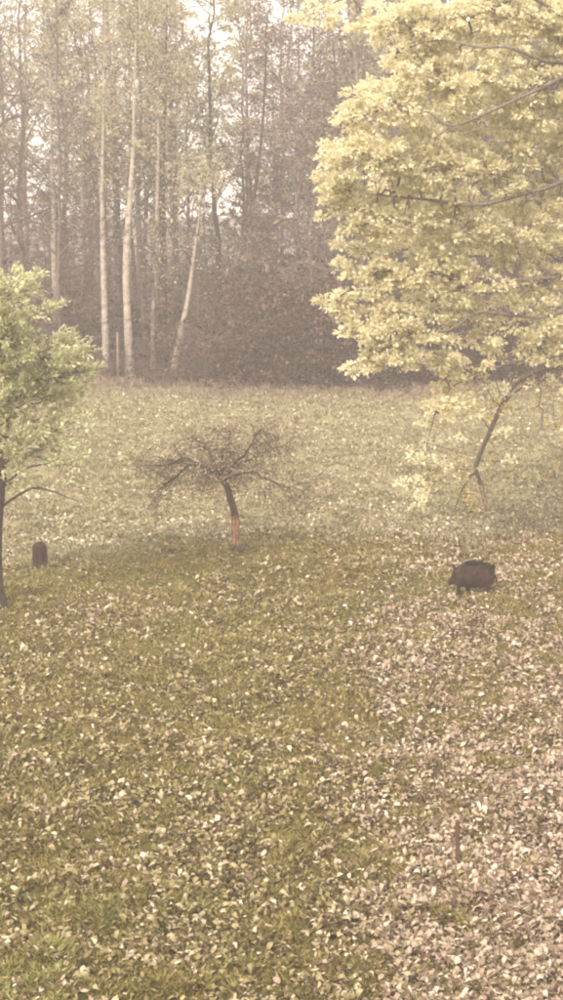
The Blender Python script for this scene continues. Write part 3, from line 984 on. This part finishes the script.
# birches and the marked trunks along the edge: pixel path of the stem
def edge_tree(name, path, Y, w0, bark, label, seed, leafmat=None, nb=16, top=17.5):
    rng = np.random.RandomState(seed)
    Y += 1.2
    T = np.array([at(path[0][0], path[0][1], Y)[0], Y, 0.0])
    T[2] = float(terrain(T[0], T[1]))
    root = thing(name, label, 'tree', T, group='birches at the edge of the wood' if name == 'birch_tree' else None)
    pts = [np.array([0, 0, -.1])] + [at(px, py, Y + 0.0) - T for (px, py) in path[1:]]
    last, prev = pts[-1], pts[-2]
    e = unit(last - prev)
    if last[2] < top - .5:
        pts.append(last + e * (top - last[2]) / max(.5, e[2]) * .5 + rng.randn(3) * .1)
        pts.append(last + e * (top - last[2]) / max(.5, e[2]) + rng.randn(3) * .2)
    P = spline(pts, 26)
    zz = P[:, 2]
    w = w0 * np.interp(zz / zz.max(), [0, .04, .35, .6, 1], [1.3, 1.0, .75, .42, .08])
    mb = MB()
    mb.tube(P, w * (1 + .05 * rng.randn(26)), 8)
    mb.build('trunk', bark, root)
    br, tips = MB(), []
    for k in range(nb):
        i0 = rng.randint(10, 25)
        az = rng.rand() * 6.283
        d = np.array([math.cos(az), math.sin(az), .5 + .6 * rng.rand()])
        sprout(br, rng, P[i0], d, (1.2 - zz[i0] / zz.max()) * 4 * (.6 + .5 * rng.rand()), .025, 2, tips, .75, .05, 5)
    tag(br.build('branches', M['wood_bark'], root), kind='stuff')
    tips = np.array(tips)
    lf = MB()
    m = 6
    pos = np.repeat(tips, m, 0) + rng.randn(len(tips) * m, 3) * .25
    N = len(pos)
    L = .09 + .08 * rng.rand(N)
    lf.leaves(pos, rng.randn(N, 3), rng.randn(N, 3) * .6 + np.array([0, 0, .6]), L, L * .7, .2)
    lf.build('crown', leafmat or M['pale_leaf'], root, smooth=False)
edge_tree('birch_tree', [(54, 352), (54, 270), (53, 200), (51, 140), (50, 80), (52, 20)], 74.5, .16, M['birch'], 'pale birch seen just past the top of the green tree', 61)
edge_tree('birch_tree', [(106, 372), (105, 320), (103, 260), (102, 190), (103, 130), (104, 60), (106, 0)], 72, .17, M['birch'], 'white birch with dark bands on its straight trunk beside the pale post', 62)
edge_tree('birch_tree', [(130, 376), (128, 330), (126, 270), (129, 210), (133, 150), (134, 90), (136, 20)], 71.3, .20, M['birch'], 'stout smooth birch slightly bowed, next to the pale post', 63)
edge_tree('birch_tree', [(153, 368), (154, 320), (156, 270), (157, 210), (158, 150), (158, 90)], 73.5, .15, M['birch'], 'thin dappled birch between the bowed and the tilted birch', 64)
edge_tree('birch_tree', [(173, 372), (179, 340), (187, 305), (192, 270), (197, 232), (201, 200)], 72.2, .16, M['birch'], 'short white birch tilted and kinked at the edge of the wood', 65, top=9.5)
edge_tree('dark_trunked_tree', [(163, 350), (163, 260), (162, 180), (164, 100), (166, 40), (168, -20)], 78, .24, M['dark_bark'], 'tall dark straight tree behind the thin dappled birch', 66, M['wood_leaf'])
edge_tree('birch_tree', [(82, 352), (82, 300), (83, 240), (82, 180)], 78, .12, M['birch'], 'faint slim birch set back between the pale birch and the banded one', 67)
edge_tree('twin_stem_tree', [(236, 340), (238, 300), (240, 270), (246, 235), (255, 190), (262, 130), (266, 60)], 78, .17, M['dark_bark'], 'dark forking tree behind the shrubs of the wood edge', 68, M['wood_leaf'])

# shrubs: arching stems and leaf tufts
def shrub_proto(name, seed, H, W, nst, nleaf, leafmat):
    rng = np.random.RandomState(seed)
    root = bpy.data.objects.new(name, None)
    C.objects.link(root)
    br, tips, lf = MB(), [], MB()
    for k in range(nst):
        az = rng.rand() * 6.283
        d = np.array([math.cos(az) * .7, math.sin(az) * .7, .9])
        a = np.array([rng.randn() * W * .25, rng.randn() * W * .25, -.05])
        sprout(br, rng, a, d, H * (.5 + .4 * rng.rand()), .022, 2, tips, .8, -.02, 6)
    tag(br.build('stems', M['pale_stem'], root), kind='stuff')
    tips = np.array(tips)
    m = 16
    for p in tips[rng.permutation(len(tips))[:nleaf // m]]:
        cluster(lf, rng, p, .16 + .16 * rng.rand(), m, .15, .7, flat=.8, up=.6)
    lf.build('foliage', leafmat, root, smooth=False)
    return root
shr = [shrub_proto('leafy_shrub', 200 + k, 3.2 + .7 * k, 1.6, 15, 4600, M['thicket_leaf']) for k in range(3)]
thi = [shrub_proto('bare_shrub', 210 + k, 2.8 + .6 * k, 1.5, 18, 1300, M['thicket_leaf']) for k in range(3)]
ub = set()
def plant_shrub(p, x, y, s, label, group):
    sx = screen_x(x, y)
    wh = 'behind the green tree' if sx < 95 else 'among the birch trunks' if sx < 215 else 'between the tilted birch and the oak' if sx < 340 else 'behind the hanging oak boughs'
    label, group = label + ' ' + wh, group + ' ' + wh
    loc = (x, y, float(terrain(x, y)))
    if p.name not in ub:
        ub.add(p.name)
        p.location = loc
        p.scale = (s, s, s)
        p.rotation_euler = (0, 0, rng.rand() * 6.283)
        tag(p, label, 'shrub', group)
    else:
        copy_thing(p, loc, rng.rand() * 6.283, s, label, group)
for k in range(24):
    x = -1.6 + rng.rand() * 10.5
    plant_shrub(shr[k % 3], x, 70.6 + rng.rand() * 4.0, .75 + .55 * rng.rand(), 'brown-leaved shrub at the wood edge', 'leafy shrubs at the wood edge')
for k in range(64):
    x = -15 + rng.rand() * 26
    y = 70.6 + rng.rand() * 9
    sx = screen_x(x, y)
    sc = (.8 + .6 * rng.rand()) if not 40 < sx < 215 or y > 75.5 else (.32 + .2 * rng.rand())
    plant_shrub(thi[k % 3], x, y, sc, 'bare twiggy shrub at the wood edge', 'bare shrubs at the wood edge')

# ------------------------------------------------------------------ haze
hb = bpy.data.meshes.new('haze')
x0, x1, y0, y1, z0, z1 = -500, 500, -80, 540, -16, 31
vv = [(x0, y0, z0), (x1, y0, z0), (x1, y1, z0), (x0, y1, z0), (x0, y0, z1), (x1, y0, z1), (x1, y1, z1), (x0, y1, z1)]
hb.from_pydata(vv, [], [(3, 2, 1, 0), (4, 5, 6, 7), (0, 1, 5, 4), (1, 2, 6, 5), (2, 3, 7, 6), (3, 0, 4, 7)])
hz = bpy.data.objects.new('haze', hb)
C.objects.link(hz)
m, t, out = new_mat('haze_air')
pv = t.nodes.new('ShaderNodeVolumePrincipled')
pv.inputs['Color'].default_value = (0.93, 0.86, 0.83, 1)
pv.inputs['Density'].default_value = 0.0023
pv.inputs['Anisotropy'].default_value = 0.0
t.links.new(pv.outputs[0], out.inputs['Volume'])
hb.materials.append(m)
tag(hz, 'pale haze filling the air over the meadow and the wood', 'haze', kind='stuff')
